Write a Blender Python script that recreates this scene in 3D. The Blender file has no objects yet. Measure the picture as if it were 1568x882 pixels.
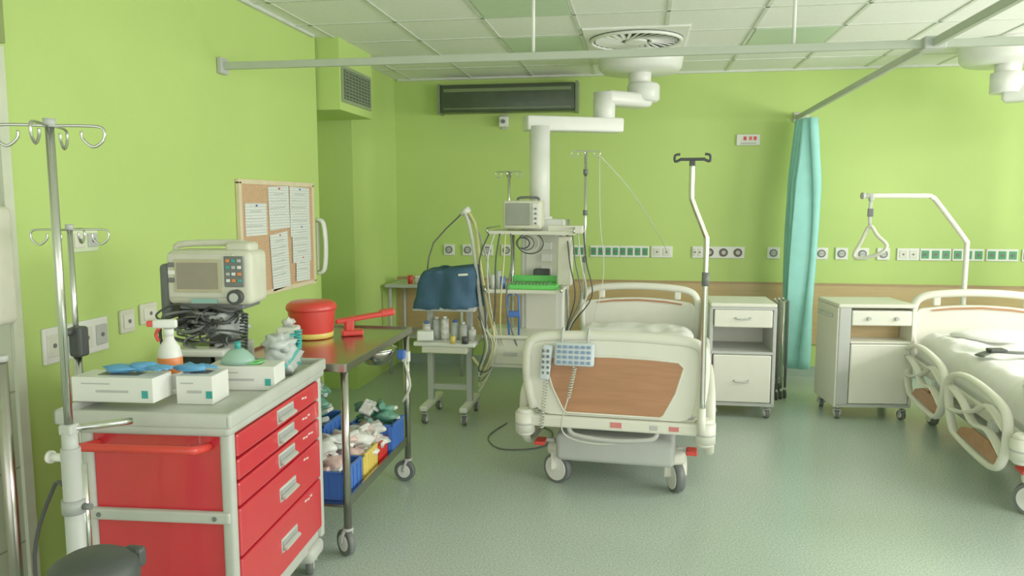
import bpy, bmesh, math, random
from mathutils import Vector, Matrix, Euler, noise
random.seed(7)
rad=math.radians
# ---------------------------------------------------------------- materials
def lin(c):
    c=c/255.0
    return c/12.92 if c<=0.04045 else ((c+0.055)/1.055)**2.4
def L(rgb): return (lin(rgb[0]),lin(rgb[1]),lin(rgb[2]),1)
MC={}
def pm(name,rgb,rough=.5,metal=0,var=.06,scale=12,bump=0,bscale=60,alpha=1,trans=0,coat=0,spec=.5):
    if name in MC: return MC[name]
    m=bpy.data.materials.new(name); m.use_nodes=True
    nt=m.node_tree; b=nt.nodes['Principled BSDF']
    tc=nt.nodes.new('ShaderNodeTexCoord')
    nz=nt.nodes.new('ShaderNodeTexNoise'); nz.inputs['Scale'].default_value=scale; nz.inputs['Detail'].default_value=3
    nt.links.new(tc.outputs['Object'],nz.inputs['Vector'])
    cr=nt.nodes.new('ShaderNodeValToRGB')
    c=L(rgb)
    cr.color_ramp.elements[0].position=.3; cr.color_ramp.elements[1].position=.7
    cr.color_ramp.elements[0].color=tuple(x*(1-var) for x in c[:3])+(1,)
    cr.color_ramp.elements[1].color=tuple(min(1,x*(1+var)) for x in c[:3])+(1,)
    nt.links.new(nz.outputs['Fac'],cr.inputs['Fac']); nt.links.new(cr.outputs['Color'],b.inputs['Base Color'])
    b.inputs['Roughness'].default_value=rough; b.inputs['Metallic'].default_value=metal
    b.inputs['Alpha'].default_value=alpha; b.inputs['Transmission Weight'].default_value=trans
    b.inputs['Coat Weight'].default_value=coat
    b.inputs['Specular IOR Level'].default_value=spec
    if bump:
        n2=nt.nodes.new('ShaderNodeTexNoise'); n2.inputs['Scale'].default_value=bscale
        nt.links.new(tc.outputs['Object'],n2.inputs['Vector'])
        bp=nt.nodes.new('ShaderNodeBump'); bp.inputs['Strength'].default_value=bump; bp.inputs['Distance'].default_value=.01
        nt.links.new(n2.outputs['Fac'],bp.inputs['Height']); nt.links.new(bp.outputs['Normal'],b.inputs['Normal'])
    MC[name]=m; return m
GREEN=pm('lime_paint',(176,206,108),.55,var=.03,scale=1.5,bump=.08,bscale=90,spec=.3)
CREAM=pm('cream_plastic',(222,222,206),.4,var=.02)
WHITE=pm('white_enamel',(226,228,220),.35,var=.02)
OFFW=pm('offwhite_board',(214,214,196),.4,var=.02)
GREY=pm('grey_plastic',(176,180,174),.45,var=.03)
MGREY=pm('handle_grey',(150,153,150),.45,var=.03)
DGREY=pm('dark_grey',(94,98,96),.5)
BLACK=pm('black_rubber',(50,54,53),.55)
RED=pm('cart_red',(200,32,46),.3,var=.03,coat=.2)
REDP=pm('red_plastic',(212,48,42),.35)
STEEL=pm('brushed_steel',(176,172,164),.25,1,var=.05)
CHROME=pm('chrome',(205,205,200),.18,1,var=.02)
ALU=pm('aluminium_rail',(170,180,160),.5,.0,var=.03)
TEAL=pm('curtain_teal',(146,218,210),.7,var=.05,spec=.2)
NAVY=pm('navy_cover',(42,74,98),.75,var=.15,scale=6,bump=.3,bscale=10,spec=.3)
SHEET=pm('bed_sheet',(228,228,222),.8,var=.03,bump=.4,bscale=7)
BLUE=pm('blue_plastic',(54,100,188),.4)
YEL=pm('yellow_plastic',(224,196,88),.4)
LIME=pm('lime_plastic',(88,204,84),.4)
BEIGE=pm('beige_plastic',(202,202,180),.45)
GLOVE=pm('nitrile_blue',(78,152,206),.5)
SCREEN=pm('screen_glass',(128,134,118),.25)
BAG=pm('clear_bag',(200,208,204),.25,alpha=.75,var=.12,scale=25,bump=.6,bscale=30)
BAGG=pm('green_pack',(84,142,118),.4,var=.3,scale=30,bump=.5,bscale=30)
PACK=pm('sterile_pack',(206,206,198),.4,var=.35,scale=35,bump=.5,bscale=30)
PACKP=pm('pink_pack',(206,172,162),.4,var=.25,scale=35,bump=.5,bscale=30)
ORANGE=pm('orange_label',(226,120,50),.4)
CORD=pm('grey_cord',(192,196,180),.5)
CORDY=pm('yellow_cord',(200,196,130),.5)
TEALP=pm('teal_tube',(40,150,142),.4)
def wood(name,a,b_,axis=0):
    m=bpy.data.materials.new(name); m.use_nodes=True; nt=m.node_tree; b=nt.nodes['Principled BSDF']
    tc=nt.nodes.new('ShaderNodeTexCoord'); mp=nt.nodes.new('ShaderNodeMapping')
    mp.inputs['Scale'].default_value=(1.5,6,14)
    nz=nt.nodes.new('ShaderNodeTexNoise'); nz.inputs['Scale'].default_value=2.2; nz.inputs['Detail'].default_value=6
    cr=nt.nodes.new('ShaderNodeValToRGB'); cr.color_ramp.elements[0].position=.3; cr.color_ramp.elements[1].position=.7
    cr.color_ramp.elements[0].color=L(a); cr.color_ramp.elements[1].color=L(b_)
    nt.links.new(tc.outputs['Object'],mp.inputs['Vector']); nt.links.new(mp.outputs['Vector'],nz.inputs['Vector'])
    nt.links.new(nz.outputs['Fac'],cr.inputs['Fac']); nt.links.new(cr.outputs['Color'],b.inputs['Base Color'])
    b.inputs['Roughness'].default_value=.4
    return m
WOOD=wood('bed_wood',(156,104,68),(178,122,82))
WAIN=wood('wainscot_wood',(178,150,98),(190,162,108))
def floor_mat():
    m=bpy.data.materials.new('linoleum'); m.use_nodes=True; nt=m.node_tree; b=nt.nodes['Principled BSDF']
    tc=nt.nodes.new('ShaderNodeTexCoord')
    n1=nt.nodes.new('ShaderNodeTexNoise'); n1.inputs['Scale'].default_value=110; n1.inputs['Detail'].default_value=2
    n2=nt.nodes.new('ShaderNodeTexNoise'); n2.inputs['Scale'].default_value=1.2
    cr=nt.nodes.new('ShaderNodeValToRGB'); cr.color_ramp.elements[0].position=.34; cr.color_ramp.elements[1].position=.66
    cr.color_ramp.elements[0].color=L((150,168,154)); cr.color_ramp.elements[1].color=L((188,204,190))
    mx=nt.nodes.new('ShaderNodeMixRGB'); mx.blend_type='MULTIPLY'; mx.inputs['Fac'].default_value=.12
    nt.links.new(tc.outputs['Object'],n1.inputs['Vector']); nt.links.new(tc.outputs['Object'],n2.inputs['Vector'])
    nt.links.new(n1.outputs['Fac'],cr.inputs['Fac']); nt.links.new(cr.outputs['Color'],mx.inputs[1]); nt.links.new(n2.outputs['Fac'],mx.inputs[2])
    nt.links.new(mx.outputs['Color'],b.inputs['Base Color']); b.inputs['Roughness'].default_value=.25
    return m
FLOOR=floor_mat()
CEIL=pm('ceiling_tile',(232,234,224),.85,var=.03,scale=40,bump=.15,bscale=120,spec=.2)
CGRID=pm('ceiling_grid',(202,208,194),.5)
CLIGHT=pm('light_diffuser_panel',(186,208,178),.4,var=.05,scale=3)
def tile_mat():
    m=bpy.data.materials.new('wall_tiles'); m.use_nodes=True; nt=m.node_tree; b=nt.nodes['Principled BSDF']
    tc=nt.nodes.new('ShaderNodeTexCoord'); sp=nt.nodes.new('ShaderNodeSeparateXYZ'); cb=nt.nodes.new('ShaderNodeCombineXYZ')
    nt.links.new(tc.outputs['Object'],sp.inputs[0]); nt.links.new(sp.outputs['Y'],cb.inputs['X']); nt.links.new(sp.outputs['Z'],cb.inputs['Y'])
    br=nt.nodes.new('ShaderNodeTexBrick'); br.offset=0; br.inputs['Scale'].default_value=1; br.inputs['Brick Width'].default_value=.3; br.inputs['Row Height'].default_value=.3
    br.inputs['Mortar Size'].default_value=.004; br.inputs['Color1'].default_value=L((174,184,156)); br.inputs['Color2'].default_value=L((168,180,152)); br.inputs['Mortar'].default_value=L((120,128,108))
    nt.links.new(cb.outputs[0],br.inputs['Vector']); nt.links.new(br.outputs['Color'],b.inputs['Base Color']); b.inputs['Roughness'].default_value=.3
    return m
TILE=tile_mat()
def paper_mat(name,vert):
    m=bpy.data.materials.new(name); m.use_nodes=True; nt=m.node_tree; b=nt.nodes['Principled BSDF']
    tc=nt.nodes.new('ShaderNodeTexCoord'); sp=nt.nodes.new('ShaderNodeSeparateXYZ'); cb=nt.nodes.new('ShaderNodeCombineXYZ')
    nt.links.new(tc.outputs['Object'],sp.inputs[0]); nt.links.new(sp.outputs['Y'],cb.inputs['X']); nt.links.new(sp.outputs['Z'],cb.inputs['Y'])
    br=nt.nodes.new('ShaderNodeTexBrick'); br.inputs['Scale'].default_value=1; br.inputs['Brick Width'].default_value=vert; br.inputs['Row Height'].default_value=.018
    br.inputs['Mortar Size'].default_value=.0022; br.inputs['Color1'].default_value=L((226,230,222)); br.inputs['Color2'].default_value=L((218,224,218)); br.inputs['Mortar'].default_value=L((186,192,188))
    nt.links.new(cb.outputs[0],br.inputs['Vector']); nt.links.new(br.outputs['Color'],b.inputs['Base Color']); b.inputs['Roughness'].default_value=.8
    return m
PAP1=paper_mat('printed_table_paper',.045); PAP2=paper_mat('printed_text_paper',.4)
CORK=pm('cork',(196,156,116),.9,var=.15,scale=90)

# ---------------------------------------------------------------- geometry helpers
def link(o,par=None):
    bpy.context.scene.collection.objects.link(o)
    if par is not None: o.parent=par
    return o
def G(name,loc=(0,0,0),rz=0):
    e=bpy.data.objects.new(name,None); e.empty_display_size=.1; e.location=loc; e.rotation_euler=(0,0,rad(rz)); return link(e)
def fin(bm,name,mat,par,smooth=False,M=None):
    bmesh.ops.recalc_face_normals(bm,faces=bm.faces)
    me=bpy.data.meshes.new(name)
    if M is not None: bm.transform(M)
    if smooth:
        for f in bm.faces: f.smooth=True
    bm.to_mesh(me); bm.free()
    if isinstance(mat,(list,tuple)):
        for m in mat: me.materials.append(m)
    else: me.materials.append(mat)
    o=bpy.data.objects.new(name,me); return link(o,par)
def box(par,name,c,s,mat,bev=0,rot=None,seg=2):
    bm=bmesh.new(); bmesh.ops.create_cube(bm,size=1)
    bmesh.ops.scale(bm,vec=s,verts=bm.verts)
    if bev: bmesh.ops.bevel(bm,geom=bm.edges[:],offset=min(bev,min(s)*.45),segments=seg,affect='EDGES',profile=.5)
    M=Matrix.Translation(c)
    if rot: M=M@Euler([rad(a) for a in rot]).to_matrix().to_4x4()
    return fin(bm,name,mat,par,bool(bev) and seg>2,M)
def bx(par,name,x0,x1,y0,y1,z0,z1,mat,bev=0,seg=2):
    return box(par,name,((x0+x1)/2,(y0+y1)/2,(z0+z1)/2),(abs(x1-x0),abs(y1-y0),abs(z1-z0)),mat,bev,None,seg)
def cyl(par,name,p0,p1,r,mat,r2=None,seg=20):
    p0=Vector(p0);p1=Vector(p1); d=p1-p0
    bm=bmesh.new(); bmesh.ops.create_cone(bm,cap_ends=True,segments=seg,radius1=r,radius2=r if r2 is None else r2,depth=d.length)
    M=Matrix.Translation((p0+p1)/2)@d.to_track_quat('Z','Y').to_matrix().to_4x4()
    o=fin(bm,name,mat,par,False,M)
    for f in o.data.polygons: f.use_smooth=len(f.vertices)==4
    return o
def crom(pts,n,cyc):
    pts=[Vector(p) for p in pts]
    if n<=1: return pts
    out=[];N=len(pts)
    rng=range(N) if cyc else range(N-1)
    for i in rng:
        if cyc: a,b,c,d=pts[(i-1)%N],pts[i],pts[(i+1)%N],pts[(i+2)%N]
        else: a,b,c,d=pts[max(i-1,0)],pts[i],pts[i+1],pts[min(i+2,N-1)]
        for k in range(n):
            t=k/n
            out.append(.5*((2*b)+(c-a)*t+(2*a-5*b+4*c-d)*t*t+(3*b-a-3*c+d)*t**3))
    if not cyc: out.append(pts[-1])
    return out
def tube(par,name,pts,r,mat,n=1,cyc=False,seg=8,rb=None,up=None):
    P=crom(pts,n,cyc); N=len(P); bm=bmesh.new(); rings=[]; prev=None
    rb=r if rb is None else rb
    for i,p in enumerate(P):
        if cyc: t=P[(i+1)%N]-P[i-1]
        else: t=P[min(i+1,N-1)]-P[max(i-1,0)]
        if t.length<1e-9: t=Vector((0,0,1))
        t.normalize()
        if up is not None: nn=Vector(up).cross(t)
        elif prev is None: nn=t.orthogonal()
        else: nn=prev-t*prev.dot(t)
        if nn.length<1e-6: nn=t.orthogonal()
        nn.normalize(); prev=nn; bb=t.cross(nn)
        rings.append([bm.verts.new(p+nn*(r*math.cos(2*math.pi*k/seg))+bb*(rb*math.sin(2*math.pi*k/seg))) for k in range(seg)])
    for i in range(N if cyc else N-1):
        a,b=rings[i],rings[(i+1)%N]
        for k in range(seg): bm.faces.new((a[k],a[(k+1)%seg],b[(k+1)%seg],b[k]))
    if not cyc:
        bm.faces.new(rings[0]); bm.faces.new(rings[-1])
    return fin(bm,name,mat,par,True)
def prism(par,name,outer,mat,y0,y1,holes=(),plane='xz'):
    bm=bmesh.new(); es=[]
    def P(u,v,w):
        return {'xz':(u,w,v),'xy':(u,v,w),'yz':(w,u,v)}[plane]
    for lp in [outer]+list(holes):
        vs=[bm.verts.new(P(p[0],p[1],y0)) for p in lp]
        for i in range(len(vs)): es.append(bm.edges.new((vs[i],vs[(i+1)%len(vs)])))
    r=bmesh.ops.triangle_fill(bm,use_beauty=True,edges=es)
    fs=[g for g in r['geom'] if isinstance(g,bmesh.types.BMFace)]
    ex=bmesh.ops.extrude_face_region(bm,geom=fs)
    vs=[g for g in ex['geom'] if isinstance(g,bmesh.types.BMVert)]
    d=Vector(P(0,0,y1-y0))
    bmesh.ops.translate(bm,vec=d,verts=vs)
    return fin(bm,name,mat,par)
def rpoly(x0,x1,z0,z1,r,n=5,arch=0):
    pts=[]
    for cx,cz,a0 in ((x1-r,z1-r,0),(x0+r,z1-r,90),(x0+r,z0+r,180),(x1-r,z0+r,270)):
        for k in range(n+1):
            a=rad(a0+90*k/n); pts.append((cx+r*math.cos(a),cz+r*math.sin(a)))
    if arch:
        top=[]
        xa=x1-r; xb=x0+r
        for k in range(1,8):
            t=k/8; x=xa+(xb-xa)*t; top.append((x,z1+arch*4*t*(1-t)))
        pts=pts[:n+1]+top+pts[n+1:]
    return pts
def lathe(par,name,prof,loc,mat,seg=24,sx=1,sy=1):
    bm=bmesh.new(); rings=[]
    for r,z in prof: rings.append([bm.verts.new((loc[0]+sx*r*math.cos(2*math.pi*k/seg),loc[1]+sy*r*math.sin(2*math.pi*k/seg),loc[2]+z)) for k in range(seg)])
    for a,b in zip(rings,rings[1:]):
        for k in range(seg): bm.faces.new((a[k],a[(k+1)%seg],b[(k+1)%seg],b[k]))
    bm.faces.new(rings[0]); bm.faces.new(rings[-1])
    return fin(bm,name,mat,par,True)
def blob(par,name,c,s,mat,amp=.25,f=6,sub=3,seed=0,flat=None):
    bm=bmesh.new(); bmesh.ops.create_icosphere(bm,subdivisions=sub,radius=.5)
    for v in bm.verts:
        n=noise.noise(v.co*f+Vector((seed*3.1,seed,0)))
        v.co*=1+amp*n*2
        v.co=Vector((v.co.x*s[0],v.co.y*s[1],v.co.z*s[2]))+Vector(c)
        if flat is not None and v.co.z<flat: v.co.z=flat
    return fin(bm,name,mat,par,True)
def caster(par,name,x,y,r,top,fork=GREY,tyre=DGREY,hub=WHITE,rz=0,w=.028):
    a=rad(rz); dx,dy=math.cos(a),math.sin(a)
    ox,oy=-dy*r*.35,dx*r*.35
    wx,wy=x+ox,y+oy
    cyl(par,name+'_tyre',(wx-dx*w/2,wy-dy*w/2,r),(wx+dx*w/2,wy+dy*w/2,r),r,tyre,seg=24)
    cyl(par,name+'_hub',(wx-dx*(w/2+.004),wy-dy*(w/2+.004),r),(wx+dx*(w/2+.004),wy+dy*(w/2+.004),r),r*.62,hub,seg=18)
    for s in (-1,1):
        qx,qy=dx*s*(w/2+.009),dy*s*(w/2+.009)
        tube(par,name+'_fork%d'%s,[(wx+qx,wy+qy,r),(x*.5+wx*.5+qx,y*.5+wy*.5+qy,r*1.7),(x+qx*.8,y+qy*.8,r*2.1)],.009,fork,n=3,seg=6)
    cyl(par,name+'_crown',(x,y,r*2.05),(x,y,r*2.25),w*.9,fork)
    cyl(par,name+'_stem',(x,y,r*2.2),(x,y,top),.011,CHROME,seg=10)
def coil(par,name,p0,p1,R,turns,r,mat):
    p0=Vector(p0);p1=Vector(p1); d=(p1-p0); t=d.normalized(); a=t.orthogonal().normalized(); b=t.cross(a); pts=[]
    N=turns*8
    for i in range(N+1):
        f=i/N; th=2*math.pi*turns*f; pts.append(p0+d*f+a*R*math.cos(th)+b*R*math.sin(th))
    return tube(par,name,pts,r,mat,seg=6)

# ---------------------------------------------------------------- room
H=2.83; YW=7.45
fl=bx(None,'floor',-3,5,-2.5,YW+.2,-.1,0,FLOOR)
bx(None,'wall_back',-3,5,YW,YW+.2,0,H,GREEN)
prism(None,'wall_left',[(-3,-2.5),(-2.38,-2.5),(-2.38,5.47),(-2.78,5.47),(-2.78,6.27),(-2.42,6.27),(-2.42,YW),(-3,YW)],GREEN,0,H,plane='xy')
# right wall with window openings (outside the photographed part of the room)
prism(None,'wall_right',[(-2.5,0),(YW,0),(YW,H),(-2.5,H)],GREEN,4.7,4.9,holes=[[(-.8,.95),(2.9,.95),(2.9,2.4),(-.8,2.4)],[(3.9,1.3),(5.6,1.3),(5.6,2.4),(3.9,2.4)]],plane='yz')
def window(i,y0,y1,z0,z1,bars):
    wf=G('window_%d'%i,(4.8,(y0+y1)/2,(z0+z1)/2)); w=(y1-y0)/2; h=(z1-z0)/2
    box(wf,'frame_top',(0,0,h-.03),(.08,2*w,.06),WHITE); box(wf,'frame_bottom',(0,0,-h+.03),(.08,2*w,.06),WHITE)
    for k in range(bars+1):
        box(wf,'mullion_%d'%k,(0,-w+.03+(2*w-.06)*k/bars,0),(.08,.06,2*h-.1),WHITE)
    box(wf,'sill',(-.14,0,-h-.015),(.2,2*w+.1,.03),WHITE,.005)
window(1,-.8,2.9,.95,2.4,3); window(2,3.9,5.6,1.3,2.4,2)
ceil=bx(None,'ceiling',-3,5,-2.5,YW+.2,H,H+.1,CEIL)
bm=bmesh.new()
def bmbox(bm,x0,x1,y0,y1,z0,z1):
    r=bmesh.ops.create_cube(bm,size=1)
    bmesh.ops.scale(bm,vec=(x1-x0,y1-y0,z1-z0),verts=r['verts']); bmesh.ops.translate(bm,vec=((x0+x1)/2,(y0+y1)/2,(z0+z1)/2),verts=r['verts'])
x=.75-.6*5
while x<4.7:
    if x>-2.38: bmbox(bm,x-.012,x+.012,-2.5,YW,H-.006,H)
    x+=.6
y=-2.1
while y<YW:
    bmbox(bm,-2.38,4.7,y-.012,y+.012,H-.006,H); y+=.6
bmbox(bm,-2.38,4.7,YW-.03,YW,H-.02,H)
bmbox(bm,-2.38,-2.35,-2.5,5.4,H-.02,H)
fin(bm,'grid_strips',CGRID,ceil)
for i,(px,py) in enumerate(((-.75,4.8),(-.75,6.0),(1.05,6.0),(1.05,3.6),(2.85,4.8))):
    bx(ceil,'light_panel_%d'%i,px-.28,px+.28,py-.28,py+.28,H-.008,H,CLIGHT)
# wainscot
bx(None,'trim_1',-2.42,4.7,YW-.02,YW,.31,.87,WAIN)
bx(None,'trim_2',-2.42,4.7,YW-.024,YW,.865,.885,pm('wainscot_edge',(160,132,88),.5))
bx(None,'baseboard_back',-2.42,4.7,YW-.012,YW,0,.1,pm('base_green',(146,168,150),.4))
bx(None,'baseboard_left',-2.38,-2.366,2.6,5.4,0,.1,pm('base_green',(146,168,150),.4))
# tiled part of left wall + door frame
bx(None,'trim_3',-2.38,-2.365,.8,2.56,0,2.2,TILE)
bx(None,'trim_4',-2.38,-2.35,2.54,2.585,0,2.2,pm('tile_edge',(196,202,176),.4))
bx(None,'trim_5',-2.38,-2.30,1.2,2.54,2.2,H-.02,pm('header_olive',(120,136,70),.5))
bm_=G('wall_bumper_guard',(-2.33,2.46,1.39)); box(bm_,'pad',(0,0,0),(.06,.13,.44),BEIGE,.03,seg=4); box(bm_,'mount',(-.03,0,0),(.01,.09,.38),GREY)
hb=G('wall_hook_bracket',(-2.36,5.42,1.3)); tube(hb,'bracket',[(-.015,0,.2),(.03,0,.17),(.045,0,0),(.03,0,-.17),(-.015,0,-.2)],.014,WHITE,n=5,rb=.03,up=(0,1,0)); box(hb,'plate',(-.012,0,0),(.012,.05,.36),OFFW,.003)
# ventilation box
vb=G('ventilation_duct',(0,0,0))
XV=-2.21
bx(vb,'boxing',-2.78,XV,5.5,6.2,2.31,H,GREEN)
bx(vb,'grille_frame',XV,XV+.012,5.53,6.15,2.37,2.64,pm('grille_frame',(130,146,108),.5))
bx(vb,'grille_dark',XV+.008,XV+.014,5.56,6.12,2.395,2.615,pm('grille_dark',(64,78,60),.6))
for i in range(9): box(vb,'louvre_%d'%i,(XV+.018,5.84,2.407+i*.0245),(.012,.56,.005),pm('louvre',(120,134,106),.5),rot=(0,35,0))
for i in range(9): bx(vb,'bar_%d'%i,XV+.014,XV+.023,5.58+.065*i-.002,5.58+.065*i+.002,2.395,2.615,pm('louvre',(120,134,106),.5))

# ---------------------------------------------------------------- ceiling diffuser
df=G('ceiling_air_diffuser',(-.06,5.87,H))
box(df,'plate',(0,0,-.008),(.74,.74,.016),CEIL,.004)
lathe(df,'dish',[(.34,-.016),(.34,-.022),(.31,-.03),(.30,-.018),(.05,-.018)],(0,0,0),pm('diffuser_dark',(92,98,90),.6),seg=40)
tube(df,'ring',[(.325*math.cos(a*math.pi/18),.325*math.sin(a*math.pi/18),-.028) for a in range(36)],.014,WHITE,cyc=True,seg=6)
for i in range(28):
    a=2*math.pi*i/28
    box(df,'vane_%d'%i,(.2*math.cos(a),.2*math.sin(a),-.028),(.2,.026,.006),WHITE,rot=(20,0,math.degrees(a)+18))
cyl(df,'hub',(0,0,-.04),(0,0,-.016),.08,WHITE)

# ---------------------------------------------------------------- curtain rail
cr=G('curtain_rail',(0,0,0))
bx(cr,'rail_front',-2.37,4.69,4.135,4.165,2.375,2.415,ALU,.004)
bx(cr,'rail_side',1.375,1.405,-1,YW-.01,2.375,2.415,ALU,.004)
bx(cr,'wall_flange',-2.378,-2.35,4.11,4.19,2.35,2.44,GREY,.004)
bx(cr,'back_flange',1.35,1.43,YW-.02,YW-.001,2.35,2.44,GREY,.004)
bx(cr,'cross_joint',1.34,1.44,4.1,4.2,2.365,2.425,GREY,.006)
for i,xx in enumerate((-.58,.74,2.6)):
    cyl(cr,'hanger_%d'%i,(xx,4.15,2.41),(xx,4.15,H),.009,WHITE); cyl(cr,'hanger_cap_%d'%i,(xx,4.15,H-.02),(xx,4.15,H),.025,WHITE)
cyl(cr,'hanger_side',(1.39,2.6,2.41),(1.39,2.6,H),.009,WHITE)
# curtain
def curtain():
    bm=bmesh.new(); nx=70; nz=24; g=[]
    for j in range(nz+1):
        t=j/nz; z=2.35-(2.35-.16)*t; row=[]
        pin=.6+.4*min(1,t*4)
        for i in range(nx+1):
            s=i/nx; yy=7.0+(.28+.1*(1-min(1,t*3)))*s
            xx=1.405+.105*pin*math.sin(s*2*math.pi*6+.5*math.sin(t*3))+.015*math.sin(s*9+t*5)
            row.append(bm.verts.new((xx-.01*t,yy,z)))
        g.append(row)
    for j in range(nz):
        for i in range(nx): bm.faces.new((g[j][i],g[j][i+1],g[j+1][i+1],g[j+1][i]))
    p=G('privacy_curtain')
    o=fin(bm,'fabric',TEAL,p,True)
    md=o.modifiers.new('s','SOLIDIFY'); md.thickness=.004
    for k in range(8): tube(p,'ring_%d'%k,[(1.39+.012*math.cos(a),7.01+.048*k,2.362+.014*math.sin(a)) for a in [q*math.pi/4 for q in range(8)]],.003,WHITE,cyc=True,seg=5)
curtain()

# ---------------------------------------------------------------- air heater
h=G('wall_air_heater',(0,0,0))
DARKM=pm('heater_dark',(62,72,58),.35,.3,var=.1)
bx(h,'body',-1.92,-.62,YW-.17,YW-.002,2.48,2.74,DARKM,.02,3)
bx(h,'front_strip',-1.88,-.66,YW-.178,YW-.165,2.67,2.70,pm('heater_strip',(110,126,90),.3,.5))
bx(h,'lower_strip',-1.88,-.66,YW-.178,YW-.165,2.51,2.52,pm('heater_strip',(110,126,90),.3,.5))
for sx in (-1.93,-.61): bx(h,'end_cap%d'%(sx<-1),sx-.012,sx+.012,YW-.175,YW-.003,2.47,2.75,pm('heater_cap',(106,118,94),.4))
cam_=G('wall_sensor',(-1.32,YW-.04,2.40)); box(cam_,'body',(0,0,0),(.09,.06,.1),WHITE,.01); cyl(cam_,'eye',(0,-.045,0),(0,-.028,0),.02,DGREY); box(cam_,'mount',(0,.034,.0),(.05,.01,.14),GREY)
al=G('alarm_panel',(.96,YW-.012,2.2)); box(al,'plate',(0,0,0),(.21,.022,.1),WHITE,.006)
for i,xx in enumerate((-.03,.02,.06)): box(al,'button_%d'%i,(xx,-.013,.012),(.026,.006,.034),REDP if i!=1 else pm('btn_red2',(230,90,80),.4)); 
box(al,'label',(0,-.012,-.032),(.14,.004,.012),GREY)

# ---------------------------------------------------------------- sockets
SG=pm('socket_green',(44,144,82),.4)
def socket(x,w,kind,z=1.16,name='wall_socket'):
    p=G(name,(x,YW,z))
    box(p,'plate',(0,-.008,0),(w,.016,.11),WHITE,.006)
    if kind=='round':
        cyl(p,'well',(0,-.022,0),(0,-.012,0),.036,DGREY); cyl(p,'core',(0,-.024,0),(0,-.018,0),.024,GREY)
        for s in (-1,1): cyl(p,'pin%d'%s,(s*.01,-.026,0),(s*.01,-.022,0),.004,BLACK,seg=8)
    elif kind=='green':
        n=max(2,round(w/.075))
        for i in range(n):
            xx=-w/2+w*(i+.5)/n
            box(p,'outlet_%d'%i,(xx,-.018,0),(w/n*.72,.008,.072),SG,.004); cyl(p,'hole_%d'%i,(xx,-.026,0),(xx,-.02,0),.016,DGREY,seg=12)
    elif kind=='dark3':
        for i in range(3):
            xx=-.13+i*.13; cyl(p,'well_%d'%i,(xx,-.022,0),(xx,-.012,0),.04,pm('socket_maroon',(84,66,56),.5))
            cyl(p,'core_%d'%i,(xx,-.025,0),(xx,-.02,0),.02,GREY,seg=12)
    else:
        for s in (-1,1): box(p,'key%d'%s,(s*w*.22,-.018,0),(w*.34,.006,.07),OFFW,.003); 
        for s in (-1,1): cyl(p,'dot%d'%s,(s*w*.22,-.024,0),(s*w*.22,-.02,0),.009,DGREY,seg=8)
for x in (-1.88,-1.69,-1.49,-1.30): socket(x,.11,'round')
socket(-.62,.2,'green'); socket(-.34,.28,'green'); socket(-.06,.28,'green'); socket(.2,.2,'blank'); socket(.53,.1,'blank'); socket(.77,.38,'dark3')
socket(1.22,.11,'round')
for x in (1.645,1.82,2.0,2.18): socket(x,.11,'round')
socket(2.39,.19,'blank')
for x in (2.62,2.89,3.17,3.46): socket(x,.26,'green')

# left-wall plates (X=-2.38)
def lplate(name,y,z,w,h_,n,mat=WHITE):
    p=G(name,(-2.38,y,z)); box(p,'plate',(.008,0,0),(.016,w,h_),mat,.006)
    for i in range(n):
        yy=-w/2+w*(i+.5)/n; box(p,'insert_%d'%i,(.019,yy,0),(.008,w/n*.72,h_*.6),GREY if i%2 else OFFW,.004)
        cyl(p,'pin_%d'%i,(.022,yy,0),(.026,yy,0),.01,DGREY,seg=8)
lplate('light_switch_panel',2.89,1.04,.38,.15,4)
lplate('light_switch',2.97,1.46,.16,.1,2,pm('switch_green',(206,222,180),.4))
lplate('wall_outlet',3.22,1.07,.1,.11,1,BEIGE); lplate('wall_outlet',3.38,1.085,.13,.1,1,BEIGE)

# ---------------------------------------------------------------- notice board
nb=G('cork_notice_board',(-2.378,4.79,1.4))
box(nb,'cork',(.01,0,0),(.018,1.0,.68),CORK)
FW=pm('board_frame',(222,204,168),.5)
for nm,c,s in (('top',(.013,0,.35),(.026,1.06,.03)),('bottom',(.013,0,-.35),(.026,1.06,.03)),('side_a',(.013,.515,0),(.026,.03,.7)),('side_b',(.013,-.515,0),(.026,.03,.7))): box(nb,'frame_'+nm,c,s,FW,.003)
for i,(y,z,w,hh,r,m) in enumerate(((-.33,.12,.27,.2,0,PAP2),(-.02,.19,.29,.28,2,PAP1),(.29,.16,.31,.34,-1,PAP1),(-.03,-.16,.25,.37,4,PAP2),(.3,-.06,.29,.26,0,PAP1),(.31,-.235,.22,.18,-3,PAP2))):
    box(nb,'paper_%d'%i,(.022+.001*i,y,z),(.002,w,hh),m,rot=(r,0,0)); 
    for q in range(int(hh/.05)-1): box(nb,'print_%d_%d'%(i,q),(.0235+.001*i,y-.01*(q%3),z+hh/2-.05-.045*q),(.0006,w*(.75 if q%3 else .5),.006),GREY,rot=(r,0,0))
    cyl(nb,'pin_%d'%i,(.022,y,z+hh/2-.015),(.032,y,z+hh/2-.015),.006,REDP if i%2 else BLUE,seg=8)

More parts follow.
